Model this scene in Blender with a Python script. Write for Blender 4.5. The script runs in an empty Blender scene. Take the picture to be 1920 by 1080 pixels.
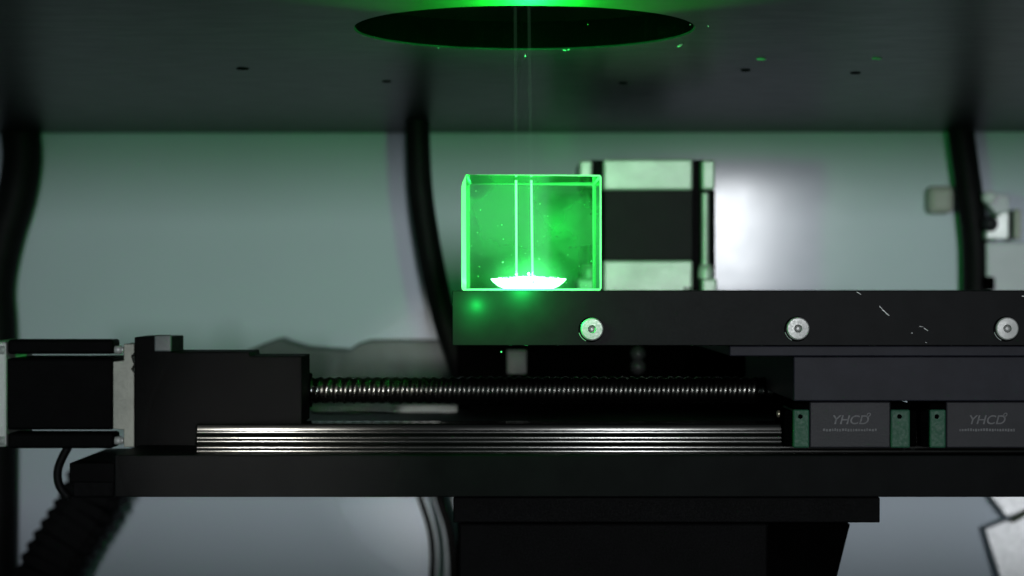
import bpy, bmesh, math, random
from mathutils import Vector, Matrix, noise
random.seed(7)
R = math.radians
MM = 0.001
F = 3737.0                       # focal length in photo pixels (1920 wide)
CAMZ = 0.32
sc = bpy.context.scene
C = sc.collection

# ------------------------------------------------------------------ camera
cd = bpy.data.cameras.new("camera"); cam = bpy.data.objects.new("camera", cd); C.objects.link(cam)
cam.location = (0, 0, CAMZ); cam.rotation_euler = (R(90), 0, 0)
cd.sensor_width = 36; cd.lens = 36 * F / 1920
cd.clip_start = 0.05; cd.clip_end = 20
cd.dof.use_dof = True; cd.dof.focus_distance = 0.835; cd.dof.aperture_fstop = 10.5
sc.camera = cam
# ------------------------------------------------------------------ world and lamps
w = bpy.data.worlds.new("World"); sc.world = w; w.use_nodes = True
w.node_tree.nodes["Background"].inputs[0].default_value = (0.62, 0.78, 0.80, 1)
w.node_tree.nodes["Background"].inputs[1].default_value = 0.2
sc.view_settings.view_transform = 'Standard'; sc.view_settings.look = 'None'
sc.view_settings.exposure = 0.0; sc.view_settings.gamma = 1
sc.cycles.use_denoising = True
sc.cycles.max_bounces = 14; sc.cycles.transmission_bounces = 12; sc.cycles.transparent_max_bounces = 16
sc.cycles.volume_bounces = 1
sc.cycles.sample_clamp_indirect = 4.0
sc.cycles.caustics_refractive = True; sc.cycles.caustics_reflective = True

def lamp(name, kind, loc, energy, col, size=0.01, aim=None, **k):
    l = bpy.data.lights.new(name, kind); l.energy = energy; l.color = col
    if kind == 'AREA': l.size = size
    else: l.shadow_soft_size = size
    for a, v in k.items(): setattr(l, a, v)
    o = bpy.data.objects.new(name, l); C.objects.link(o); o.location = loc
    if aim is not None:
        o.rotation_euler = (Vector(aim) - Vector(loc)).to_track_quat('-Z', 'Y').to_euler()
    return o

def P(px, py, d):
    """point seen at photo pixel (px, py), d millimetres in front of the camera"""
    return Vector(((px - 960) * d / F * MM, d * MM, CAMZ + (540 - py) * d / F * MM))

WHITE = (0.93, 0.96, 1.0); GREEN = (0.015, 1.0, 0.13)
WALL = 1430
room = lamp("room_lamp", 'AREA', (0.495, -7.0, CAMZ + 0.36), 1.95, WHITE, 0.14, P(1480, 640, WALL), shape='RECTANGLE', size_y=0.82, spread=R(17))
lamp("left_lamp", 'SPOT', (-0.235, -0.2, CAMZ + 0.02), 34.0, (1.0, 0.98, 0.93), 0.014, P(500, 830, 850), spot_size=R(8), spot_blend=1.0)
# added lamps standing in for laser light from the crystal
lamp("laser_fill_up", 'SPOT', (0.008, 0.862, CAMZ + 0.053), 9.0, (0.001, 1.0, 0.012), 0.004, (0.006, 0.60, CAMZ + 0.111), spot_size=R(100), spot_blend=0.45)
lamp("laser_fill", 'POINT', (0.008, 0.90, CAMZ + 0.058), 0.8, GREEN, 0.006)
lamp("laser_fill_in_crystal", 'POINT', P(991, 514, 868), 0.21, (0.13, 1.0, 0.27), 0.0003)
lamp("green_fill_front", 'POINT', P(892, 573, 815), 0.075, GREEN, 0.001)  # added lamp just off the table face for its green patch
lamp("green_fill_base", 'POINT', P(978, 540, 816), 0.16, GREEN, 0.004)  # added lamp for the green glow on the table below the crystal

# ------------------------------------------------------------------ materials
def nt(name):
    m = bpy.data.materials.new(name); m.use_nodes = True
    n = m.node_tree; b = n.nodes["Principled BSDF"]
    return m, n, b
def setup(b, **k):
    for a, v in k.items():
        s = b.inputs[a.replace('_', ' ')]
        s.default_value = (*v, 1) if isinstance(v, tuple) and len(v) == 3 else v
def mat(name, col, rough=0.5, metal=0.0, scale=900, bump=0.05, var=0.25, rvar=0.15, coat=0.0, stretch=None, spec=0.5, aniso=0.0):
    """surface with small procedural variation in colour and gloss plus fine relief"""
    m, n, b = nt(name)
    N = n.nodes.new; L = n.links.new
    tc = N('ShaderNodeTexCoord'); mp = N('ShaderNodeMapping')
    L(tc.outputs['Object'], mp.inputs['Vector'])
    if stretch: mp.inputs['Scale'].default_value = stretch
    n1 = N('ShaderNodeTexNoise'); n1.inputs['Scale'].default_value = scale * 0.06; n1.inputs['Detail'].default_value = 6
    n2 = N('ShaderNodeTexNoise'); n2.inputs['Scale'].default_value = scale; n2.inputs['Detail'].default_value = 3
    L(mp.outputs[0], n1.inputs['Vector']); L(mp.outputs[0], n2.inputs['Vector'])
    cr = N('ShaderNodeMapRange'); cr.inputs['From Min'].default_value = .3; cr.inputs['From Max'].default_value = .7
    cr.inputs['To Min'].default_value = 1 - var; cr.inputs['To Max'].default_value = 1 + var
    L(n1.outputs[0], cr.inputs['Value'])
    vm = N('ShaderNodeVectorMath'); vm.operation = 'SCALE'; vm.inputs[0].default_value = col
    L(cr.outputs[0], vm.inputs['Scale']); L(vm.outputs[0], b.inputs['Base Color'])
    rr = N('ShaderNodeMapRange'); rr.inputs['From Min'].default_value = .3; rr.inputs['From Max'].default_value = .7
    rr.inputs['To Min'].default_value = max(0.02, rough - rvar * rough); rr.inputs['To Max'].default_value = rough + rvar * rough
    L(n2.outputs[0], rr.inputs['Value']); L(rr.outputs[0], b.inputs['Roughness'])
    bp = N('ShaderNodeBump'); bp.inputs['Strength'].default_value = bump; bp.inputs['Distance'].default_value = 0.0003
    L(n2.outputs[0], bp.inputs['Height']); L(bp.outputs[0], b.inputs['Normal'])
    setup(b, Metallic=metal, Coat_Weight=coat, Specular_IOR_Level=spec, Anisotropic=aniso)
    return m
def emit_clear(name, col, strength):
    """light seen in the air or glass: adds light, hides nothing"""
    m, n, b = nt(name); n.nodes.remove(b)
    t = n.nodes.new('ShaderNodeBsdfTransparent'); e = n.nodes.new('ShaderNodeEmission'); a = n.nodes.new('ShaderNodeAddShader')
    e.inputs[0].default_value = (*col, 1); e.inputs[1].default_value = strength
    n.links.new(t.outputs[0], a.inputs[0]); n.links.new(e.outputs[0], a.inputs[1])
    n.links.new(a.outputs[0], n.nodes['Material Output'].inputs[0])
    return m

M = {}
M['wall'] = mat('painted_sheet_wall', (0.60, 0.67, 0.74), 0.125, scale=75, bump=0.014, var=0.04, rvar=0.05, spec=0.085)
M['floor'] = mat('cabinet_floor_paint', (0.30, 0.32, 0.33), 0.5, scale=300, var=0.1)
M['plate'] = mat('dark_housing_plate', (0.0042, 0.0052, 0.0057), 0.33, scale=90, bump=0.002, var=0.3, rvar=0.05, stretch=(0.5, 1, 1), spec=0.042)
M['rim'] = mat('hole_rim_bare_edge', (0.008, 0.009, 0.008), 0.6, bump=0.4, var=0.6, spec=0.05)
M['anod'] = mat('black_anodised_metal', (0.0062, 0.0065, 0.0072), 0.42, scale=1600, bump=0.004, var=0.2, rvar=0.04, spec=0.045)
M['beam'] = mat('black_beam_paint', (0.0042, 0.0045, 0.0048), 0.5, scale=1200, bump=0.01, var=0.25, rvar=0.05, spec=0.03)
M['anod2'] = mat('black_painted_metal', (0.0026, 0.0026, 0.0028), 0.55, scale=1400, bump=0.02, var=0.2, spec=0.03)
M['violet'] = mat('blue_black_anodised_metal', (0.016, 0.016, 0.023), 0.45, scale=1600, bump=0.003, var=0.18, rvar=0.04, spec=0.10)
M['bearing'] = mat('dark_steel_bearing', (0.020, 0.020, 0.024), 0.4, scale=1500, bump=0.03, var=0.15, spec=0.12)
M['rubber'] = mat('black_rubber_hose', (0.004, 0.004, 0.0045), 0.6, scale=900, bump=0.1, var=0.3, spec=0.12)
M['plastic'] = mat('black_chain_plastic', (0.003, 0.003, 0.0034), 0.6, scale=900, bump=0.05, var=0.3, spec=0.06)
M['steel'] = mat('ground_steel_rail', (0.015, 0.015, 0.0138), 0.12, metal=0.85, scale=1500, bump=0.0005, var=0.1, rvar=0.08, stretch=(0.05, 1, 1))
M['screwsteel'] = mat('ball_screw_steel', (0.11, 0.11, 0.10), 0.28, metal=1.0, scale=1500, bump=0.05, var=0.2)
M['alu'] = mat('cast_aluminium', (0.55, 0.57, 0.55), 0.5, metal=0.35, scale=900, bump=0.08, var=0.16)
M['alu_dull'] = mat('dull_yellowed_aluminium', (0.36, 0.37, 0.32), 0.55, metal=0.3, scale=1200, bump=0.15, var=0.12)
M['bolt'] = mat('bright_zinc_bolt', (0.36, 0.36, 0.35), 0.4, metal=0.3, scale=1500, bump=0.06, var=0.1)
M['capgreen'] = mat('green_end_cap_plastic', (0.009, 0.075, 0.038), 0.6, scale=900, bump=0.05, var=0.15)
M['print'] = mat('grey_printed_lettering', (0.055, 0.055, 0.062), 0.5, scale=900, bump=0.0)
M['brass'] = mat('brass_nipple', (0.55, 0.50, 0.36), 0.3, metal=0.8, bump=0.05)
M['pale'] = mat('pale_lilac_sheet_metal', (0.62, 0.63, 0.68), 0.4, scale=300, bump=0.05, var=0.06)
M['white'] = mat('white_bracket_paint', (0.85, 0.86, 0.88), 0.3, scale=500, bump=0.05, var=0.05)
M['cream'] = mat('cream_paint', (0.42, 0.43, 0.38), 0.5, scale=500, bump=0.05, var=0.06)
M['wallstrip'] = mat('green_grey_channel_paint', (0.20, 0.27, 0.25), 0.4, scale=300, bump=0.05, var=0.08)
M['worn'] = mat('worn_edge_metal', (0.10, 0.10, 0.10), 0.5, metal=0.3, bump=0.0)
M['scratch'] = mat('bare_metal_scratch', (0.6, 0.6, 0.6), 0.35, metal=0.5, bump=0.0)
M['scanner'] = mat('scan_head_casting', (0.07, 0.09, 0.085), 0.5, scale=700)
M['dust'] = mat('glass_dust', (0.85, 0.95, 0.88), 0.4, bump=0.0)
M['black'] = mat('deep_black_paint', (0.0012, 0.0012, 0.0012), 0.9, bump=0.0, spec=0.0)
M['shard'] = mat('polished_metal_chip', (0.9, 0.9, 0.9), 0.25, metal=0.5, bump=0.0)
M['beam_glass'] = emit_clear('laser_beam_in_glass', (0.30, 1.0, 0.45), 1.0)
M['beam_air'] = emit_clear('laser_beam_in_air', (0.35, 1.0, 0.5), 0.006)
m, n, b = nt('laser_burn_glow'); n.nodes.remove(b)
e = n.nodes.new('ShaderNodeEmission'); e.inputs[0].default_value = (0.36, 1, 0.5, 1); e.inputs[1].default_value = 9
n.links.new(e.outputs[0], n.nodes['Material Output'].inputs[0]); M['glow'] = m

# crystal: glass tinted green for the laser light, ground (frosted) edges, smudged faces, faint scattering inside
m, n, b = nt('optical_crystal'); n.nodes.remove(b)
N = n.nodes.new; L = n.links.new
gl = N('ShaderNodeBsdfGlass'); gl.inputs['IOR'].default_value = 1.5; gl.inputs['Roughness'].default_value = 0.0
gl.inputs['Color'].default_value = (0.55, 1, 0.68, 1)
tr = N('ShaderNodeBsdfTranslucent'); tr.inputs[0].default_value = (0.92, 1, 0.95, 1)
df = N('ShaderNodeBsdfDiffuse'); df.inputs[0].default_value = (0.92, 1, 0.95, 1)
ms = N('ShaderNodeMixShader'); L(tr.outputs[0], ms.inputs[1]); L(df.outputs[0], ms.inputs[2])
at = N('ShaderNodeAttribute'); at.attribute_name = 'frost'
at2 = N('ShaderNodeAttribute'); at2.attribute_name = 'smudge'
tc = N('ShaderNodeTexCoord'); no = N('ShaderNodeTexNoise'); no.inputs['Scale'].default_value = 30; no.inputs['Detail'].default_value = 4; no.inputs['Roughness'].default_value = .5
L(tc.outputs['Object'], no.inputs['Vector'])
mr = N('ShaderNodeMapRange'); mr.inputs['From Min'].default_value = .47; mr.inputs['From Max'].default_value = .60
mr.inputs['To Min'].default_value = 0.0; mr.inputs['To Max'].default_value = 0.24
L(no.outputs[0], mr.inputs['Value'])
mu = N('ShaderNodeMath'); mu.operation = 'MULTIPLY'; L(mr.outputs[0], mu.inputs[0]); L(at2.outputs['Fac'], mu.inputs[1])
mx = N('ShaderNodeMath'); mx.operation = 'MAXIMUM'; L(at.outputs['Fac'], mx.inputs[0]); L(mu.outputs[0], mx.inputs[1])
m2 = N('ShaderNodeMixShader'); L(mx.outputs[0], m2.inputs[0]); L(gl.outputs[0], m2.inputs[1]); L(ms.outputs[0], m2.inputs[2])
L(m2.outputs[0], n.nodes['Material Output'].inputs['Surface'])
vs = N('ShaderNodeVolumeScatter'); vs.inputs['Color'].default_value = (0.10, 1.0, 0.30, 1); vs.inputs['Density'].default_value = 0.6; vs.inputs['Anisotropy'].default_value = 0.0
L(vs.outputs[0], n.nodes['Material Output'].inputs['Volume'])
M['crystal'] = m

# glow of scattered laser light round the burning spot
m, n, b = nt('scatter_glow'); n.nodes.remove(b)
tc = n.nodes.new('ShaderNodeTexCoord'); gr = n.nodes.new('ShaderNodeTexGradient'); gr.gradient_type = 'QUADRATIC_SPHERE'
mp = n.nodes.new('ShaderNodeMapping'); mp.inputs['Scale'].default_value = (1 / 0.024, 1 / 0.012, 1 / 0.013)
n.links.new(tc.outputs['Object'], mp.inputs['Vector']); n.links.new(mp.outputs[0], gr.inputs[0])
pw = n.nodes.new('ShaderNodeMath'); pw.operation = 'MULTIPLY'; pw.inputs[1].default_value = 150; n.links.new(gr.outputs[0], pw.inputs[0])
ev = n.nodes.new('ShaderNodeEmission'); ev.inputs[0].default_value = (0.16, 1, 0.36, 1); n.links.new(pw.outputs[0], ev.inputs[1])
n.links.new(ev.outputs[0], n.nodes['Material Output'].inputs['Volume']); M['haze_glow'] = m

# ------------------------------------------------------------------ helpers
def wloc(o):
    v = Vector((0, 0, 0))
    while o is not None: v += o.location; o = o.parent
    return v
def link(name, bm, material, parent=None, smooth=False):
    me = bpy.data.meshes.new(name)
    if parent is not None:
        bmesh.ops.translate(bm, verts=bm.verts, vec=-wloc(parent))
    bm.normal_update(); bm.to_mesh(me); bm.free()
    me.materials.append(material)
    if smooth:
        for p in me.polygons: p.use_smooth = True
    o = bpy.data.objects.new(name, me); C.objects.link(o)
    if parent is not None: o.parent = parent
    return o
def tag(o, label, cat=None, group=None, kind=None):
    if label: o['label'] = label
    if cat: o['category'] = cat
    if group: o['group'] = group
    if kind: o['kind'] = kind
    return o
def thing(name, loc, label, cat, group=None):
    o = bpy.data.objects.new(name, None); C.objects.link(o); o.location = loc; o.empty_display_size = 0.02
    return tag(o, label, cat, group)
def add_box(bm, a, b, bev=0.0004, mtx=None):
    """box between two corner points, edges bevelled"""
    g = bmesh.ops.create_cube(bm, size=1)
    vs = g['verts']
    c = [(a[i] + b[i]) / 2 for i in range(3)]; s = [abs(b[i] - a[i]) for i in range(3)]
    for v in vs: v.co = Vector((c[0] + v.co.x * s[0], c[1] + v.co.y * s[1], c[2] + v.co.z * s[2]))
    if bev:
        es = list({e for v in vs for e in v.link_edges})
        r = bmesh.ops.bevel(bm, geom=es, offset=min(bev, min(s) * 0.3), segments=2, affect='EDGES', profile=0.5)
        vs = list({v for f in r['faces'] for v in f.verts} | {v for v in vs if v.is_valid})
    if mtx is not None:
        for v in vs: v.co = mtx @ v.co
    return vs
def pcorn(x0, x1, y0, y1, d0, d1):
    a = P(x0, y0, d0); b = P(x1, y1, d0)
    return (a.x, d0 * MM, b.z), (b.x, d1 * MM, a.z)
def pbox(name, x0, x1, y0, y1, d0, d1, material, parent=None, bev=0.0005):
    bm = bmesh.new(); a, b = pcorn(x0, x1, y0, y1, d0, d1); add_box(bm, a, b, bev)
    return link(name, bm, material, parent)
def add_pbox(bm, x0, x1, y0, y1, d0, d1, bev=0.0005):
    a, b = pcorn(x0, x1, y0, y1, d0, d1); return add_box(bm, a, b, bev)
def add_tube(bm, pts, rad, seg=14, rib=0.0, ribp=0.006):
    """smooth tube along points (Catmull-Rom), optionally corrugated"""
    P_ = [Vector(p) for p in pts]; path = []
    for i in range(len(P_) - 1):
        p0 = P_[max(i - 1, 0)]; p1 = P_[i]; p2 = P_[i + 1]; p3 = P_[min(i + 2, len(P_) - 1)]
        k = max(3, int((p2 - p1).length / (ribp / 4 if rib else 0.008)))
        for j in range(k):
            t = j / k
            path.append(0.5 * ((2 * p1) + (-p0 + p2) * t + (2 * p0 - 5 * p1 + 4 * p2 - p3) * t * t + (-p0 + 3 * p1 - 3 * p2 + p3) * t ** 3))
    path.append(P_[-1])
    prev = None; s = 0; up = Vector((0.13, 1, 0.07)).normalized()
    for i, p in enumerate(path):
        tdir = (path[min(i + 1, len(path) - 1)] - path[max(i - 1, 0)]).normalized()
        u = (up - up.dot(tdir) * tdir).normalized(); v = tdir.cross(u)
        if i: s += (p - path[i - 1]).length
        r = rad - (rib * (0.5 + 0.5 * math.cos(2 * math.pi * s / ribp)) if rib else 0)
        ring = [bm.verts.new(p + r * (math.cos(2 * math.pi * k / seg) * u + math.sin(2 * math.pi * k / seg) * v)) for k in range(seg)]
        if prev:
            for k in range(seg): bm.faces.new((prev[k], prev[(k + 1) % seg], ring[(k + 1) % seg], ring[k]))
        else: bm.faces.new(ring[::-1])
        prev = ring
    bm.faces.new(prev)
def add_lathe(bm, prof, origin, axis, seg=32):
    """profile of (radius, along) turned about axis through origin"""
    axis = Vector(axis).normalized()
    u = axis.orthogonal().normalized(); v = axis.cross(u); rings = []
    for r, h in prof:
        c = Vector(origin) + axis * h
        if r < 1e-7: rings.append([bm.verts.new(c)])
        else: rings.append([bm.verts.new(c + r * (math.cos(2 * math.pi * k / seg) * u + math.sin(2 * math.pi * k / seg) * v)) for k in range(seg)])
    for a, b in zip(rings, rings[1:]):
        for k in range(seg):
            k2 = (k + 1) % seg
            if len(a) == 1 and len(b) == 1: continue
            if len(a) == 1: bm.faces.new((a[0], b[k], b[k2]))
            elif len(b) == 1: bm.faces.new((a[k], b[0], a[k2]))
            else: bm.faces.new((a[k], b[k], b[k2], a[k2]))
def add_prism(bm, pts, vec, bev=0.0):
    """polygon of points pushed along vec"""
    vec = Vector(vec)
    a = [bm.verts.new(p) for p in pts]; b = [bm.verts.new(Vector(p) + vec) for p in pts]
    fs = [bm.faces.new(a), bm.faces.new(b[::-1])]
    nn = len(a)
    for i in range(nn): fs.append(bm.faces.new((a[i], b[i], b[(i + 1) % nn], a[(i + 1) % nn])))
    bmesh.ops.recalc_face_normals(bm, faces=fs)
    if bev:
        es = list({e for f in fs for e in f.edges})
        bmesh.ops.bevel(bm, geom=es, offset=bev, segments=2, affect='EDGES', profile=0.5)

# ------------------------------------------------------------------ setting
def struct(name, bm, material): return tag(link(name, bm, material), None, kind='structure')
bm = bmesh.new(); add_box(bm, (-0.62, 1.43, 0), (0.62, 1.45, 0.62), 0); rw = struct('rear_wall', bm, M['wall'])
pv = P(960, 540, WALL); rw.matrix_world = Matrix.Translation(pv) @ Matrix.Rotation(R(-1.9), 4, 'Z') @ Matrix.Rotation(R(0.05), 4, 'X') @ Matrix.Translation(-pv)
bm = bmesh.new(); add_box(bm, (-0.62, 0.30, -0.02), (0.62, 1.50, -0.0005), 0); struct('floor', bm, M['floor'])
for nm, x in (('wall_left', -0.64), ('wall_right', 0.6205)):
    bm = bmesh.new(); add_box(bm, (x, 0.30, 0), (x + 0.0195, 1.452, 0.62), 0); struct(nm, bm, M['wall'])

bm = bmesh.new(); add_box(bm, (-0.62, 0.39, 0), (0.62, 0.41, CAMZ - 0.144), 0.002); tag(link('unseen_shade_bar', bm, M['wall']), None, kind='structure')  # unseen bar added in front to shade the lower wall
# ------------------------------------------------------------------ housing plate with the round hole
PZ = CAMZ + 0.111; HC = (0.0053, 0.856); HR = 0.0725; TH = 0.013
t = thing('housing_plate', (0, 1.0, PZ), 'dark glossy overhead plate with a large round hole above the crystal', 'metal plate')
bm = bmesh.new(); seg = 96; bevl = 0.0006
X0, X1, Y0, Y1 = -0.619, 0.619, 0.68, 1.427
def outer(a):
    dx, dy = math.cos(a), math.sin(a)
    k = min(((X1 - HC[0]) if dx > 0 else (X0 - HC[0])) / dx if abs(dx) > 1e-9 else 9, ((Y1 - HC[1]) if dy > 0 else (Y0 - HC[1])) / dy if abs(dy) > 1e-9 else 9)
    return (HC[0] + dx * k, HC[1] + dy * k)
angs = sorted([2 * math.pi * k / seg for k in range(seg)] + [math.atan2(y - HC[1], x - HC[0]) % (2 * math.pi) for x in (X0, X1) for y in (Y0, Y1)])
def ring(fn, z): return [bm.verts.new((*fn(a), z)) for a in angs]
circ = lambda r: (lambda a: (HC[0] + r * math.cos(a), HC[1] + r * math.sin(a)))
rA = ring(outer, PZ + TH); rB = ring(outer, PZ); rC = ring(circ(HR + bevl), PZ); rE = ring(circ(HR + bevl), PZ + TH)
def strip(a, b):
    for k in range(len(a)):
        k2 = (k + 1) % len(a); bm.faces.new((a[k], b[k], b[k2], a[k2]))
strip(rA, rB); strip(rB, rC); strip(rC, rE); strip(rE, rA)
bmesh.ops.recalc_face_normals(bm, faces=bm.faces)
pl = link('plate', bm, M['plate'], t)
bm = bmesh.new()
rr_ = [ring(circ(HR + bevl - 0.0001), PZ - 0.00005), ring(circ(HR), PZ + bevl), ring(circ(HR + 0.0004), PZ + bevl)]
strip(rr_[0], rr_[1]); strip(rr_[1], rr_[2]); bmesh.ops.recalc_face_normals(bm, faces=bm.faces)
link('hole_rim', bm, M['rim'], t)
bm = bmesh.new(); a_ = ring(circ(HR), PZ + bevl); b_ = ring(circ(HR), PZ + TH); strip(a_, b_); bmesh.ops.recalc_face_normals(bm, faces=bm.faces)
link('hole_liner', bm, M['black'], t)
def ond(px, py):
    d = 111 * F / (540 - py); p = P(px, py, d); p.z = PZ; return p
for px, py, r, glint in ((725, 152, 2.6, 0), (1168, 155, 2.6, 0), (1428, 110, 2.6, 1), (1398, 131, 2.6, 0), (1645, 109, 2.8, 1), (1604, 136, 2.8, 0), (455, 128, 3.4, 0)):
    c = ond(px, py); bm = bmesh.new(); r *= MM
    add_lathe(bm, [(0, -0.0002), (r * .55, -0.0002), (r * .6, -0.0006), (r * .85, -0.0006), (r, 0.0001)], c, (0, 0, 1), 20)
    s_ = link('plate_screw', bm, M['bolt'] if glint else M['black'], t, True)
# grey lens ring up in the hole
t = thing('scan_head', (HC[0], HC[1], PZ + 0.05), 'dark scan head lens housing above the round hole in the plate', 'laser scan head')
bm = bmesh.new(); add_lathe(bm, [(0.13, TH + 0.0005 - 0.05), (0.13, 0.12 - 0.05), (0.0, 0.12 - 0.05)], (HC[0], HC[1], PZ + 0.05), (0, 0, 1), 64)
link('housing', bm, M['scanner'], t, True)
bm = bmesh.new(); add_lathe(bm, [(0.036, 0.05), (0.036, 0.078), (0.0, 0.0785)], (HC[0], HC[1], PZ), (0, 0, 1), 48)
bmesh.ops.reverse_faces(bm, faces=bm.faces); link('lens_barrel', bm, M['anod'], t, True)

# ------------------------------------------------------------------ moving stage: table plate, screws, carriage, bearing blocks
t = stage = thing('sliding_stage', P(1500, 800, 900), 'long black work table plate on its carriage, fixed with three bright hex screws', 'work table')
TF = 824
bm = bmesh.new(); a, b = pcorn(848, 2140, 545, 648, TF, 1015)
g = add_box(bm, a, b, 0.0003)
tp = link('table_plate', bm, M['anod'], t)
for px, py in ((1110, 617), (1496, 616), (1888, 616)):
    c = P(px, py, TF)
    # countersunk ring showing round the head, slightly off centre
    bm = bmesh.new(); c2 = c + Vector((-0.0004, 0, -0.0002))
    add_lathe(bm, [(0.0052, 0.0005), (0.0050, 0.00025), (0.0047, 0.0001)], c2, (0, -1, 0), 40)
    for f in bm.faces: f.smooth = True
    link('screw_seat', bm, M['black'], t)
    bm = bmesh.new()
    add_lathe(bm, [(0.0047, 0.0001), (0.00465, 0.0007), (0.0042, 0.0010), (0.0017, 0.0011), (0.0016, 0.0010)], c, (0, -1, 0), 48)
    s_ = link('screw', bm, M['bolt'], t)
    bm = bmesh.new()
    hexr = lambda r, y: [bm.verts.new((c.x + r * math.cos(R(60 * k + 12)), c.y - y, c.z + r * math.sin(R(60 * k + 12)))) for k in range(6)]
    h0 = hexr(0.0017, 0.0011); h1 = hexr(0.0012, 0.0004); h2 = hexr(0.0006, 0.0002)
    for q0, q1 in ((h0, h1), (h1, h2)):
        for k in range(6): bm.faces.new((q0[k], q0[(k + 1) % 6], q1[(k + 1) % 6], q1[k]))
    bm.faces.new(h2)
    link('hex_socket', bm, M['bolt'], s_)
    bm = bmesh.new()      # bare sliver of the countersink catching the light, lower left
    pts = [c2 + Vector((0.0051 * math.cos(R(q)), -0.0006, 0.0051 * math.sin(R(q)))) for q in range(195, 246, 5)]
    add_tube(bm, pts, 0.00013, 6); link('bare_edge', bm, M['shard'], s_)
# scratches on the front face of the table
bm = bmesh.new()
for (x0, y0, x1, y1, wd) in ((1649, 574, 1656, 582, .00012), (1655, 581, 1667, 592, .0002), (1606, 547, 1614, 552, .00014), (1724, 612, 1731, 613, .0001), (1732, 615, 1740, 620, .00014), (1709, 624, 1711, 625, .0002), (1735, 642, 1738, 643, .0001), (1916, 555, 1922, 556, .0002)):
    p = P(x0, y0, TF); q = P(x1, y1, TF); add_tube(bm, [p + Vector((0, -0.00006, 0)), (p + q) / 2 + Vector((0, -0.00009, 0)), q + Vector((0, -0.00006, 0))], wd, 5)
tag(link('scratch', bm, M['scratch'], t), None, kind='stuff')
bm = bmesh.new()      # worn bare spots along the front edges
for k in range(46):
    x = random.uniform(852, 1915); wd = random.uniform(.6, 5); e_ = random.choice((545.25, 545.25, 647.8))
    p = P(x, e_, TF); q = P(x + wd, e_, TF); add_tube(bm, [p, (p + q) / 2 + Vector((0, -0.00003, 0)), q], random.uniform(.00003, .00008), 4)
tag(link('edge_wear', bm, M['worn'], t), None, kind='stuff')
pbox('spacer_plate', 1368, 2100, 648.6, 668, 828, 1010, M['violet'], t)
pbox('carriage_block', 1488, 2100, 668.5, 752, 833, 1005, M['violet'], t)
def bearing(x0):
    k = lambda v: x0 + v
    bm = bmesh.new(); add_pbox(bm, k(31), k(183), 753, 840, 838, 872, 0.0006)
    bb = link('bearing_block', bm, M['bearing'], t)
    for s, e in ((0, 31), (183, 220)):
        bm = bmesh.new(); add_pbox(bm, k(s) + .3, k(e) - .3, 768, 840, 837, 871, 0.0007)
        link('end_cap', bm, M['capgreen'], bb)
        bm = bmesh.new(); c = P(k((s + e) / 2 - 2), 781, 837)
        add_lathe(bm, [(0.0010, 0.00008), (0.0009, 0.0003), (0, 0.0003)], c, (0, -1, 0), 16); link('cap_screw', bm, M['black'], bb)
        bm = bmesh.new(); add_pbox(bm, k(s), k(e), 756, 767.6, 839, 869, 0.0004); link('cap_top', bm, M['black'], bb)
    for s, e in ((-17, 0), (220, 232)):
        bm = bmesh.new(); add_pbox(bm, k(s), k(e), 770, 838, 840, 870, 0.0008); link('seal', bm, M['black'], bb)
    # printed lettering
    for txt, px, py, h, sx in (("YHCD", x0 + 106, 795, 17, 1.06), ("o", x0 + 141, 781, 11, 1.0)):
        cu = bpy.data.curves.new('txt', 'FONT'); cu.body = txt; cu.size = h * 0.226 * MM * 1.38; cu.align_x = 'CENTER'; cu.shear = 0.25; cu.extrude = 0.00002; cu.offset = 0.00006
        fo = bpy.data.objects.new('txt', cu); C.objects.link(fo)
        bpy.context.view_layer.update()
        me = bpy.data.meshes.new_from_object(fo.evaluated_get(bpy.context.evaluated_depsgraph_get()))
        bpy.data.objects.remove(fo)
        bm = bmesh.new(); bm.from_mesh(me)
        c = P(px, py, 838)
        for v in bm.verts: v.co = Vector((c.x + v.co.x * sx, c.y - 0.00012 - v.co.z, c.z + v.co.y))
        link('lettering', bm, M['print'], bb)
    bm = bmesh.new(); px = x0 + 56          # the unreadable small line under it, as short strokes
    while px < x0 + 158:
        wd = random.uniform(2.5, 4.5); add_pbox(bm, px, px + wd, 803 + random.uniform(0, 1.5), 809 + random.uniform(-1, 0), 837.85, 837.95, 0); px += wd + 1.6
    tag(link('small_print', bm, M['print'], bb), None, kind='stuff')
    return bb
bearing(1487)
b2 = bearing(1743)
pbox('end_plate', 1704, 1746, 743.5, 836, 874, 878, M['black'], stage)
bm = bmesh.new(); add_lathe(bm, [(0, 0.0034), (0.0014, 0.003), (0.0017, 0.0022), (0.0010, 0.0012), (0.0010, 0)], P(1470, 776, 852), (-1, 0, 0), 16)
link('grease_nipple', bm, M['brass'], stage, True)
bm = bmesh.new()
for q in (800, 812, 826): add_lathe(bm, [(0, 0.0012), (0.0010, 0.0010), (0.0010, 0)], P(1719, q, 850), (1, 0, 0), 12)
link('grease_port', bm, M['bearing'], stage, True)

# ------------------------------------------------------------------ base of the axis: beam, rail, motor mount
t = base = thing('axis_base', P(1000, 932, 900), 'long black base beam carrying the polished guide rail under the table', 'machine base')
pbox('base_beam', 215, 2140, 853.5, 932, 835, 1147, M['beam'], t)
pbox('lower_bar', 850, 1650, 932.5, 980, 842, 1140, M['anod2'], t)
pbox('base_foot', 130, 214.5, 868, 905, 880, 960, M['anod2'], t)
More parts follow.
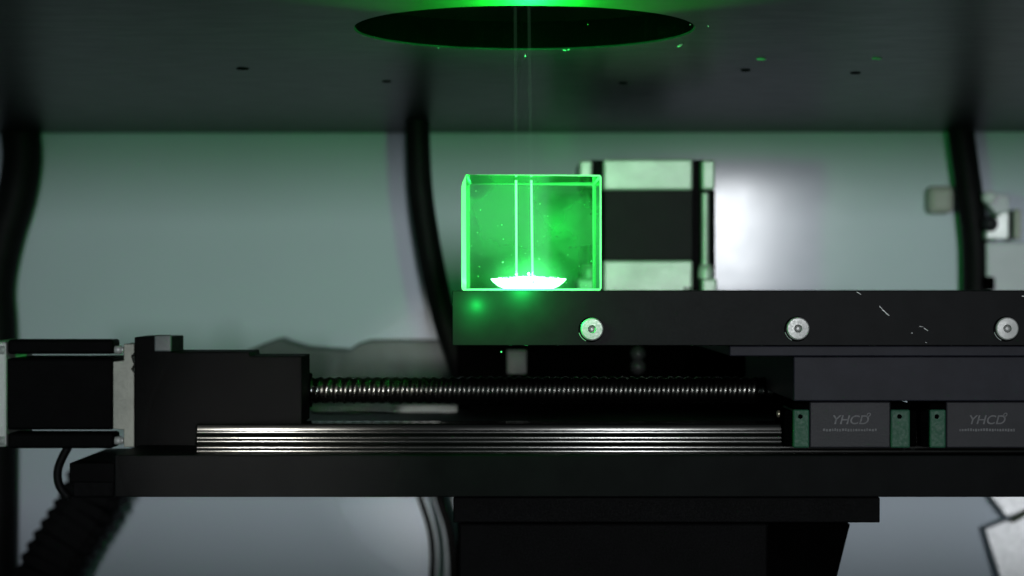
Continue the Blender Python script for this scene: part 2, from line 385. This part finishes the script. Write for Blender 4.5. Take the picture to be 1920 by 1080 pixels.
# guide rail with three ridges
d0 = 846; u = 0.2264 * MM
z0 = P(0, 853, d0).z
prof = [(9, 0), (2.2, 0)]
for zc_, hh, dep_, off in ((5.5, 4.8, 1.2, 0.2), (23.5, 5.2, 1.2, 1.0), (41, 4.4, 1.0, 1.6)):      # rounded ridge, then a hollow
    prof += [(off + dep_ * (1 - math.cos(a_)), zc_ + hh * math.sin(a_) / math.sin(1.2)) for a_ in [(-1.2 + 2.4 * q / 8) for q in range(9)]]
prof += [(5, 46), (5.4, 52), (6.2, 56), (8, 58), (9, 58)]
rail_pts = [(y, z) for y, z in prof] + [(90, 58), (91, 50), (84, 40), (84, 20), (91, 10), (91, 0)]
bm = bmesh.new(); xa = P(369, 0, d0).x; xb = P(2130, 0, d0).x
add_prism(bm, [Vector((xa, d0 * MM + y * u, z0 + z * u)) for y, z in rail_pts], (xb - xa, 0, 0))
r_ = link('guide_rail', bm, M['steel'], t)
for p in r_.data.polygons:
    p.use_smooth = len(p.vertices) == 4
r_.data.set_sharp_from_angle(angle=R(30))
bm = bmesh.new()
outl = [(252, 632), (320, 632), (320, 660), (467, 660), (469, 668), (566, 668), (566, 795), (400, 795), (368, 800), (368, 853), (252, 853)]
add_prism(bm, [P(x, y, 888) for x, y in outl], (0, 0.035, 0), 0.0005)
link('motor_mount', bm, M['anod2'], t)
bm = bmesh.new(); add_pbox(bm, 583, 858, 758.5, 775, 1124, 1128, 0.0004); link('rear_strip', bm, mat('dim_grey_strip', (0.09, 0.11, 0.105), 0.5), t)
bm = bmesh.new(); add_pbox(bm, 289, 321, 628, 659, 885, 887.7, 0.0006); link('sensor_tab', bm, mat('grey_plastic_tab', (0.07, 0.08, 0.085), 0.5), t)
bm = bmesh.new(); c = P(246, 860, 876); add_lathe(bm, [(0, 0.0022), (0.002, 0.002), (0.0022, 0), (0.0012, -0.0002), (0.0012, -0.006)], c, (-1, -0.2, 0), 16); link('mount_bolt', bm, M['alu_dull'], t, True)

# ball screw
t = thing('ball_screw', P(580, 732, 930), 'dark threaded ball screw running between the motor mount and the carriage', 'ball screw')
bm = bmesh.new(); xa = P(570, 0, 930).x; xb = P(1500, 0, 930).x; zc = P(0, 731.5, 930).z
seg = 28; pitch = 17.7 * 930 / F * MM; steps = int((xb - xa) / pitch * 10); prev = None
for i in range(steps + 1):
    x = xa + (xb - xa) * i / steps; rg = []
    for k in range(seg):
        a = 2 * math.pi * k / seg
        ph = ((x - xa) / pitch + a / (2 * math.pi)) % 1.0
        g_ = abs(ph - 0.5) * 2          # 0 in the groove middle, 1 on the land
        rad = 0.0063 - 0.0007 * max(0.0, 1 - (g_ / 0.72) ** 2)
        rg.append(bm.verts.new((x, 0.930 + rad * math.cos(a), zc + rad * math.sin(a))))
    if prev:
        for k in range(seg): bm.faces.new((prev[k], prev[(k + 1) % seg], rg[(k + 1) % seg], rg[k]))
    prev = rg
link('screw_shaft', bm, M['screwsteel'], t, True)
bm = bmesh.new(); add_lathe(bm, [(0.0064, 0), (0.008, 0.0003), (0.008, 0.004), (0.0064, 0.0042)], (P(568, 0, 930).x, 0.930, zc), (1, 0, 0), 36)
link('end_collar', bm, M['black'], t, True)

# ------------------------------------------------------------------ stepper motors
def motor_side():
    t = thing('stepper_motor', P(130, 840, 905), 'black stepper motor lying on its side left of the motor mount', 'stepper motor')
    pbox('end_bell', -30, 12, 641, 838, 905, 955, M['alu'], t, 0.001)
    bm = bmesh.new()
    add_pbox(bm, 12.5, 211.5, 672, 806, 907, 952, 0.0012)
    link('laminated_body', bm, M['anod2'], t)
    for y0, y1 in ((637, 664), (812, 841)):
        bm = bmesh.new(); add_pbox(bm, 14, 212, y0, y1, 904, 920, 0.0012); link('corner_rail', bm, M['anod2'], t)
        bm = bmesh.new(); add_pbox(bm, 14, 212, y0 + 2, y1 - 2, 941, 955, 0.0012); link('corner_rail', bm, M['anod2'], t)
    bm = bmesh.new()
    fl = [(212, 678), (232, 676), (232, 645), (251.5, 645), (251.5, 662), (246, 668), (251, 684), (246, 692), (251.5, 700), (251.5, 838), (232, 838), (232, 806), (212, 804)]
    add_prism(bm, [P(x, y, 903) for x, y in fl], (0, 0.052, 0), 0.0003)
    link('front_flange', bm, M['alu_dull'], t)
    for y in (656, 826):
        bm = bmesh.new(); c = P(232, y, 906)
        add_lathe(bm, [(0, 0.0042), (0.0018, 0.0040), (0.0020, 0.0012), (0.0014, 0.001), (0.0014, 0)], c, (-1, 0, 0), 18)
        link('corner_bolt', bm, M['alu'], t, True)
        bm = bmesh.new(); c = P(10, y, 906)
        add_lathe(bm, [(0, 0.003), (0.0022, 0.0028), (0.0022, 0)], c, (-1, 0, 0), 18); link('corner_bolt', bm, M['alu'], t, True)
motor_side()
def motor_rear():
    D = 1165
    t = thing('stepper_motor', P(1215, 640, D + 40), 'upright stepper motor with aluminium end caps behind the crystal', 'stepper motor')
    for nm, y0, y1 in (('top_cap', 298, 357), ('bottom_cap', 488, 640)):
        bm = bmesh.new(); add_pbox(bm, 1131, 1299, y0, y1, D, D + 75, 0.0015)
        pc = link(nm, bm, M['alu'], t)
        for x0, x1 in ((1086, 1111), (1316, 1341)):
            bm = bmesh.new(); add_pbox(bm, x0, x1, y0 + 2, y1 - (1 if nm == 'top_cap' else -1) , D + 2, D + 73, 0.0015)
            if nm == 'bottom_cap':
                bm.free(); bm = bmesh.new(); add_pbox(bm, x0 - 8 * (x0 < 1200), x1 + 4 * (x0 > 1200), 522, y1, D + 2, D + 73, 0.0015)
            link('cap_corner', bm, M['alu'], pc)
    bm = bmesh.new(); add_pbox(bm, 1133, 1299, 357.5, 487.5, D + 1, D + 74, 0.0006); lam = link('laminated_body', bm, M['anod'], t)
    bm = bmesh.new(); add_pbox(bm, 1105, 1325, 300, 640, D + 14, D + 60, 0.0006); link('core', bm, M['anod2'], t)
    for x0, x1 in ((1088, 1106), (1330, 1341)):
        bm = bmesh.new(); add_pbox(bm, x0, x1, 356, 522, D + 8, D + 68, 0.001); link('side_rib', bm, M['anod2'], t)
    for x in (1099, 1322):
        bm = bmesh.new(); add_lathe(bm, [(0.0022, 0), (0.0022, 0.05)], P(x, 522, D + 6), (0, 0, 1), 20); link('tie_rod', bm, M['alu'] if x > 1200 else M['anod'], t, True)
        bm = bmesh.new(); add_lathe(bm, [(0.0045, -0.0002), (0.0045, 0.004), (0.0035, 0.008), (0, 0.0085)], P(x + 1, 521.5, D + 6), (0, 0, 1), 20); link('tie_nut', bm, M['alu'], t, True)
    bm = bmesh.new()
    for x in (1285, 1293, 1301): add_lathe(bm, [(0.0010, -0.0002), (0.0010, 0.0012), (0, 0.0012)], P(x, 541, D), (0, -1, 0), 10)
    for f in bm.faces: pass
    link('plug_pin', bm, M['black'], t)
motor_rear()

# ------------------------------------------------------------------ column and rear body
t = thing('machine_column', (0.08, 1.05, 0), 'broad black column standing under the axis base', 'machine column')
def to_floor(px0, px1, d0, d1, top, slope=0):
    a = P(px0, top, d0); b = P(px1, top, d0)
    return a, b
a = P(860, 980, 900); b = P(1440, 980, 900)
bm = bmesh.new(); add_box(bm, (a.x, .900, 0.0), (b.x, 1.10, a.z - 0.0003), 0.001); link('front_panel', bm, M['anod2'], t)
bm = bmesh.new(); p0 = P(1380, 980, 906); p1 = P(1595, 980, 906); q1 = P(1570, 1080, 906)
dx = (q1.x - p1.x) / (p1.z - q1.z) * p1.z
add_prism(bm, [Vector((p0.x, .906, p0.z - 0.0003)), Vector((p1.x, .906, p1.z - 0.0003)), Vector((p1.x + dx, .906, 0.0)), Vector((p0.x, .906, 0.0))], (0, 0.19, 0), 0.001)
link('side_gusset', bm, M['black'], t)
t = thing('rear_axis_body', (0.1, 1.22, 0), 'black rear axis housing behind the table and ball screw', 'machine housing')
a = P(857, 585, 1160); b = P(1560, 585, 1160)
bm = bmesh.new(); add_box(bm, (a.x, 1.160, 0.0), (b.x, 1.300, P(0, 640.5, 1165).z), 0.001); link('housing', bm, M['black'], t)
bm = bmesh.new(); add_pbox(bm, 950, 988, 656, 702, 1152, 1159.7, 0.0006); link('clamp', bm, mat('dim_grey_clamp', (0.06, 0.065, 0.06), 0.5), t)
bm = bmesh.new()
for y in (663, 688): add_lathe(bm, [(0, 0.004), (0.0035, 0.0035), (0.0045, 0)], P(1196, y, 1159.8), (0, -1, 0), 18)
link('housing_screw', bm, mat('dim_grey_screw', (0.06, 0.06, 0.06), 0.4), t, True)

# ------------------------------------------------------------------ crystal
W_ = P(1128, 0, 828).x - P(865, 0, 828).x; H_ = 217.3 * 828 / F * MM; DEP = 0.112
cx0 = P(865, 0, 828).x; tz = P(0, 545, TF).z + 0.00005; cy0 = 0.828
t = thing('crystal_block', (cx0 + W_ / 2, cy0 + DEP / 2, tz), 'crystal block glowing green in the laser on the black table edge', 'crystal block')
bm = bmesh.new()
prof = [(0, 0), (W_, 0), (W_, H_), (0.0019, H_), (0, H_ - 0.0040)]
add_prism(bm, [Vector((cx0 + x, cy0, tz + z)) for x, z in prof], (0, DEP, 0))
def edge_bevel(sel, off):
    n0 = set(bm.faces); es = [e for e in bm.edges if sel(e)]
    r = bmesh.ops.bevel(bm, geom=es, offset=off, segments=1, affect='EDGES', profile=0.5, material=1)
    return r['faces']
fr = set()
vert_left = lambda e: all(abs(v.co.x - cx0) < 1e-6 for v in e.verts) and abs(e.verts[0].co.y - e.verts[1].co.y) < 1e-6 and abs(e.verts[0].co.z - e.verts[1].co.z) > 0.01
edge_bevel(vert_left, 0.0021)
edge_bevel(lambda e: e.calc_face_angle(0) > 0.4 and not any(f.material_index == 1 for f in e.link_faces), 0.0008)
bm.faces.ensure_lookup_table()
bmesh.ops.translate(bm, verts=bm.verts, vec=-Vector(t.location))
me = bpy.data.meshes.new('block'); bm.normal_update()
frost = []; smud = []
for f in bm.faces:
    frost.append(0.92 if f.material_index == 1 else 0.0); f.material_index = 0
    nrm = f.normal
    smud.append(1.0 if nrm.y > 0.9 else (0.10 if abs(nrm.x) > 0.9 else 0.05 if nrm.z > .9 else 0.03))
bm.to_mesh(me); bm.free()
for nm, vals in (('frost', frost), ('smudge', smud)):
    at_ = me.attributes.new(nm, 'FLOAT', 'FACE'); at_.data.foreach_set('value', vals)
me.materials.append(M['crystal']); o = bpy.data.objects.new('glass_block', me); C.objects.link(o); o.parent = t
# glowing engraved spot: shallow dish of white light near the bottom
GX = P(991, 0, 858).x; GY = 0.872
bm = bmesh.new(); hw = 71 * 858 / F * MM; zt = tz + 22.5 * 858 / F * MM; zb = tz + 0.0004
prof = [(0, zb), (hw * .60, zb), (hw * .80, zb + .30 * (zt - zb)), (hw * .93, zb + .65 * (zt - zb)), (hw, zt - .0003), (hw * .97, zt), (hw * .6, zt - .0001), (hw * .45, zt + .0004), (hw * .2, zt + .0009), (0, zt + .0009)]
add_lathe(bm, [(r, z - tz) for r, z in prof], (0, 0, 0), (0, 0, 1), 48)
for v in bm.verts: v.co = Vector((GX + v.co.x, GY + v.co.y * 0.5, tz + v.co.z))
link('engraved_spot', bm, M['glow'], t, True)
bm = bmesh.new(); g = bmesh.ops.create_icosphere(bm, subdivisions=3, radius=1)
for v in g['verts']: v.co = Vector((v.co.x * .024, v.co.y * .012, max(v.co.z * .013, -.0046)))
me = bpy.data.meshes.new('light_haze'); bm.to_mesh(me); bm.free(); me.materials.append(M['haze_glow'])
o = bpy.data.objects.new('light_haze', me); C.objects.link(o); o.parent = t; o.location = Vector((GX, GY, zt - .0003)) - wloc(t); tag(o, None, kind='stuff')
bm = bmesh.new()  # emissive grains added for the soft glow and the flare at the beams
for k in range(170):
    rr2 = abs(random.uniform(0, 1)) * hw * .8; s = random.uniform(.00008, .0002)
    c = Vector((GX + random.choice((-1, 1)) * rr2, GY + random.uniform(-.004, .002), zt + max(0, (1 - rr2 / hw)) * abs(random.gauss(0, .0006)) + .0002))
    g = bmesh.ops.create_icosphere(bm, subdivisions=1, radius=s)
    for v in g['verts']: v.co += c
for bx_ in (P(968.5, 0, 857).x, P(998.5, 0, 857).x):
    for k in range(60):
        h_ = abs(random.gauss(0, .0011)); s = random.uniform(.00006, .00014)
        c = Vector((bx_ + random.gauss(0, .0009) * max(.15, 1 - h_ / .002), GY + random.uniform(-.002, .001), zt + .0005 + h_))
        g = bmesh.ops.create_icosphere(bm, subdivisions=1, radius=s)
        for v in g['verts']: v.co += c
tag(link('glow_point', bm, M['glow'], t), None, kind='stuff')
# dust and tiny bubbles inside the crystal
bm = bmesh.new()
for k in range(46):
    c = Vector((cx0 + random.uniform(.05, .97) * W_, cy0 + random.uniform(.004, .05), tz + H_ * (random.random() ** 1.7) * .9 + .002))
    s = random.uniform(.00010, .00034)
    g = bmesh.ops.create_icosphere(bm, subdivisions=1, radius=s)
    q = Matrix.Rotation(random.uniform(0, 6), 3, 'Y')
    for v in g['verts']: v.co = c + q @ Vector((v.co.x, v.co.y, v.co.z * random.choice((1, 1, 2))))
tag(link('bubble', bm, M['dust'], t), None, kind='stuff')

# laser beams
for xt, xbm, lab in ((966, 968.5, 'left green laser beam, straight down from the lens into the crystal'), (993, 998.5, 'right green laser beam, leaning slightly, from the lens into the crystal')):
    pb = Vector((P(xbm, 0, 857).x, GY, zt)); ptop = Vector((P(xt + (-1 if xt < 980 else -4), 0, 866).x, GY, PZ + 0.07))
    dirv = (ptop - pb); k = (tz + H_ - pb.z) / dirv.z; mid = pb + dirv * k
    t2 = thing('laser_beam', mid, lab, 'laser beam', 'two thin laser beams over the crystal')
    bm = bmesh.new(); add_tube(bm, [pb, mid - dirv.normalized() * 0.0007], 0.0005, 12); link('beam_in_crystal', bm, M['beam_glass'], t2, True)
    bm = bmesh.new(); add_tube(bm, [mid + dirv.normalized() * 0.0002, ptop], 0.0007, 12); link('beam_in_air', bm, M['beam_air'], t2, True)

# bright chips of dust under the hole
bm = bmesh.new()
for px, py, d, a, b in ((985, 104, 900, .0004, .0010), (1275, 85, 905, .0020, .0007), (1285, 80, 905, .0009, .0004), (1102, 46, 800, .0003, .0002), (1294, 46, 810, .0004, .0003), (1328, 49, 830, .0003, .0006), (1058, 94, 915, .0012, .0003), (1066, 93, 915, .0008, .0004), (822, 90, 915, .0004, .0004), (1524, 88, 930, .0006, .0002), (1310, 52, 860, .0003, .0002)):
    c = P(px, py, d); q = Matrix.Rotation(random.uniform(-.6, .6), 3, 'Y')
    g = bmesh.ops.create_icosphere(bm, subdivisions=1, radius=1)
    for v in g['verts']: v.co = c + q @ Vector((v.co.x * a * random.uniform(.6, 1), v.co.y * .0004, v.co.z * b * random.uniform(.6, 1)))
tag(link('dust', bm, M['dust']), 'tiny bright dust chips drifting below the round hole', 'dust', kind='stuff')
bm = bmesh.new(); bmesh.ops.create_icosphere(bm, subdivisions=1, radius=0.0004)
c = P(940, 660, 822)
for v in bm.verts: v.co = c + v.co
o = link('glass_chip', bm, M['shard']); tag(o, 'single bright chip under the left end of the table', 'chip')

# ------------------------------------------------------------------ hoses and cables
def hose(name, pts, rad_px, d, label, group=None, rib=0, cat='hose'):
    P0 = [P(x, y, d if not isinstance(d, (list, tuple)) else d[i]) for i, (x, y) in enumerate(pts)]
    bm = bmesh.new(); add_tube(bm, P0, rad_px * (d if not isinstance(d, (list, tuple)) else d[0]) / F * MM, 20, rib)
    return tag(link(name, bm, M['rubber'], None, True), label, cat, group)
G = 'black hoses hanging in front of the rear wall'
hose('cable_hose', [(34, 160), (38, 240), (41, 300), (30, 370), (6, 450), (-10, 540), (-6, 640), (-6, 900), (-8, 1100), (-10, 1360)], 37, 1428, 'thick black hose at the far left, bowing against the wall', G)
hose('cable_hose', [(782, 160), (783, 240), (788, 350), (802, 450), (824, 560), (850, 650), (880, 730), (900, 800)], 23, [1325, 1325, 1325, 1325, 1325, 1325, 1335, 1345], 'black hose curving down just left of the crystal', G)
hose('cable_hose', [(1796, 160), (1801, 240), (1816, 350), (1828, 450), (1830, 545), (1830, 700), (1830, 900)], 25, [1404] * 7, 'black hose hanging at the right beside the silver bracket', G)
hose('power_cable', [(770, 880), (790, 940), (806, 990), (812, 1040), (810, 1100), (806, 1330)], 5.5, 1390, 'thin black cable below the base beam, left of two', 'thin cables below the base beam', cat='cable')
hose('power_cable', [(812, 880), (826, 940), (842, 990), (849, 1040), (851, 1100), (851, 1330)], 9, 1400, 'thicker black cable below the base beam, beside the column', 'thin cables below the base beam', cat='cable')
hose('motor_cable', [(128, 838), (116, 860), (108, 885), (112, 912), (130, 935)], 8, 930, 'short black cable looping from the motor into the cable chain', cat='cable')
hose('motor_cable', [(250, 845), (228, 856), (205, 868), (188, 880), (172, 890)], 6, 925, 'short black cable sloping from the mount bolt to the chain bracket', cat='cable')

# drag chain
t = thing('cable_chain', P(180, 900, 920), 'black segmented cable chain sloping down at lower left', 'cable chain')
pts = [(188, 905), (172, 945), (143, 990), (112, 1040), (88, 1090), (70, 1150), (66, 1220), (80, 1290), (110, 1350), (150, 1400)]
CD = 1350; cl = [P(x, y, CD) for x, y in pts]
bm = bmesh.new(); tmp = []
for i in range(len(cl) - 1):
    p0 = cl[max(i - 1, 0)]; p1 = cl[i]; p2 = cl[i + 1]; p3 = cl[min(i + 2, len(cl) - 1)]
    for j in range(30):
        s = j / 30; tmp.append(0.5 * ((2 * p1) + (-p0 + p2) * s + (2 * p0 - 5 * p1 + 4 * p2 - p3) * s * s + (-p0 + 3 * p1 - 3 * p2 + p3) * s ** 3))
bm.free()
L_ = 0; nxt = 0; shared = None; pitch = 0.0056 * 1.444
bm = bmesh.new()
# one link: outer shell with overlapping rounded side plates and a cross bar
vs = add_box(bm, (-0.0029, -0.012, -0.0130), (0.0029, 0.012, 0.0130), 0.001)
add_box(bm, (-0.0019, -0.0125, -0.0142), (0.0013, 0.0125, 0.0142), 0.0012)
add_box(bm, (-0.0035, -0.0132, -0.0085), (0.0020, -0.0118, 0.0085), 0.0006)
lm = bpy.data.meshes.new('link'); bm.to_mesh(lm); bm.free(); lm.materials.append(M['plastic'])
base_loc = wloc(t)
for i in range(1, len(tmp)):
    L_ += (tmp[i] - tmp[i - 1]).length
    if L_ >= nxt:
        nxt += pitch
        o = bpy.data.objects.new('link', lm); C.objects.link(o); o.parent = t
        d_ = (tmp[i] - tmp[i - 1]).normalized(); o.location = tmp[i] - base_loc; o.scale = (1.444, 1.444, 1.444)
        o.rotation_euler = (0, math.atan2(-d_.z, d_.x), 0)
bm = bmesh.new(); add_pbox(bm, 134, 214, 884, 934, 935, 1360, 0.0012); link('end_bracket', bm, M['plastic'], t)
bm = bmesh.new(); add_lathe(bm, [(0, 0.003), (0.0014, 0.0028), (0.0016, 0)], P(173, 884, 925), (0, 0, 1), 12); link('bracket_screw', bm, M['plastic'], t)

# ------------------------------------------------------------------ fittings on the rear wall, right side
def tilt(bm, a, b):
    c = Vector((0, 0, 0))
    for v in bm.verts: c += v.co / len(bm.verts)
    for v in bm.verts: v.co.y += -a * (v.co.x - c.x) + b * (v.co.z - c.z)
bm = bmesh.new(); add_pbox(bm, 1742, 1790, 348, 400, 1404, 1422, 0.004); tag(link('cream_patch', bm, M['cream']), 'small cream patch on the wall just left of the right hose', 'plate')  # thin cream block marking the beige spot on the wall
t = thing('hinge_bracket', P(1885, 450, 1400), 'bright silver bracket half hidden behind the right hose', 'bracket')
bm = bmesh.new(); add_prism(bm, [P(x, y, 1392) for x, y in ((1842, 364), (1854, 360), (1892, 366), (1894, 396), (1868, 402), (1850, 380))], (0, 0.035, 0), 0.001); link('top_arm', bm, M['pale'], t)
bm = bmesh.new(); add_lathe(bm, [(0.0045, 0), (0.0045, 0.006), (0, 0.0075)], P(1853, 371, 1392), (0, -1, 0), 20); link('boss', bm, M['white'], t, True)
bm = bmesh.new(); add_prism(bm, [P(x, y, 1385) for x, y in ((1866, 410), (1876, 400), (1891, 396), (1891, 448), (1850, 448), (1850, 434), (1866, 424))], (0, 0.030, 0), 0.001); tilt(bm, .117, 0); link('white_plate', bm, M['white'], t)
bm = bmesh.new(); add_lathe(bm, [(0, 0.004), (0.004, 0.0036), (0.0055, 0)], P(1857, 420, 1385), (0, -1, 0), 20); link('pivot', bm, M['bearing'], t, True)
bm = bmesh.new(); add_pbox(bm, 1902, 1916, 392, 449, 1388, 1425, 0.0015); link('side_bar', bm, M['cream'], t)
bm = bmesh.new(); add_pbox(bm, 1849, 1990, 453, 640, 1395, 1429.5, 0.002); o = link('junction_box', bm, M['pale']); tag(o, 'pale lilac box on the wall under the silver bracket', 'box')
bm = bmesh.new(); add_lathe(bm, [(0.0035, 0), (0.0045, 0.002), (0.0045, 0.009), (0.002, 0.010), (0, 0.010)], P(1853, 545, 1395), (0, 0, 1), 18); tag(link('cable_gland', bm, M['black'], None, True), 'small black knob at the foot of the right hose', 'knob')
bm = bmesh.new(); add_prism(bm, [P(x, y, 1392) for x, y in ((1850, 918), (1990, 915), (1990, 925), (1914, 960), (1889, 970))], (0, 0.004, 0), 0.0008); tilt(bm, .116, .097); tag(link('folded_panel', bm, M['white']), 'pale pointed sheet corner just under the beam at far right', 'metal panel')
bm = bmesh.new(); add_prism(bm, [P(x, y, 1394) for x, y in ((1851, 994), (1925, 963), (1995, 935), (1995, 1250), (1925, 1250), (1876, 1080))], (0, 0.004, 0), 0.0008); tilt(bm, .116, .097); tag(link('folded_panel', bm, M['white']), 'large pale slanted sheet panel at the bottom right corner', 'metal panel')
bm = bmesh.new(); add_tube(bm, [P(1896, 977, 1388), P(1915, 966, 1388), P(1990, 925, 1388)], 0.0022, 10); tag(link('panel_seal', bm, mat('olive_seal', (0.05, 0.07, 0.04), 0.6), None, True), 'dark olive rubber strip between the two pale panels', 'rubber strip')

# flat sheet painted in the tone of the table's shadow on the wall
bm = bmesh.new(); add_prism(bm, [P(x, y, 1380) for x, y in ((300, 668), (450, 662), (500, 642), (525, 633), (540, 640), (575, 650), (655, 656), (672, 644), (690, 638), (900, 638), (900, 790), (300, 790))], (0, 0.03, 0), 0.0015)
tag(link('shadow_sheet', bm, mat('wall_shadow_tone', (0.055, 0.08, 0.072), 0.5)), 'dull green-grey sheet standing in for the table shadow low on the wall behind the ball screw', 'shadow sheet')
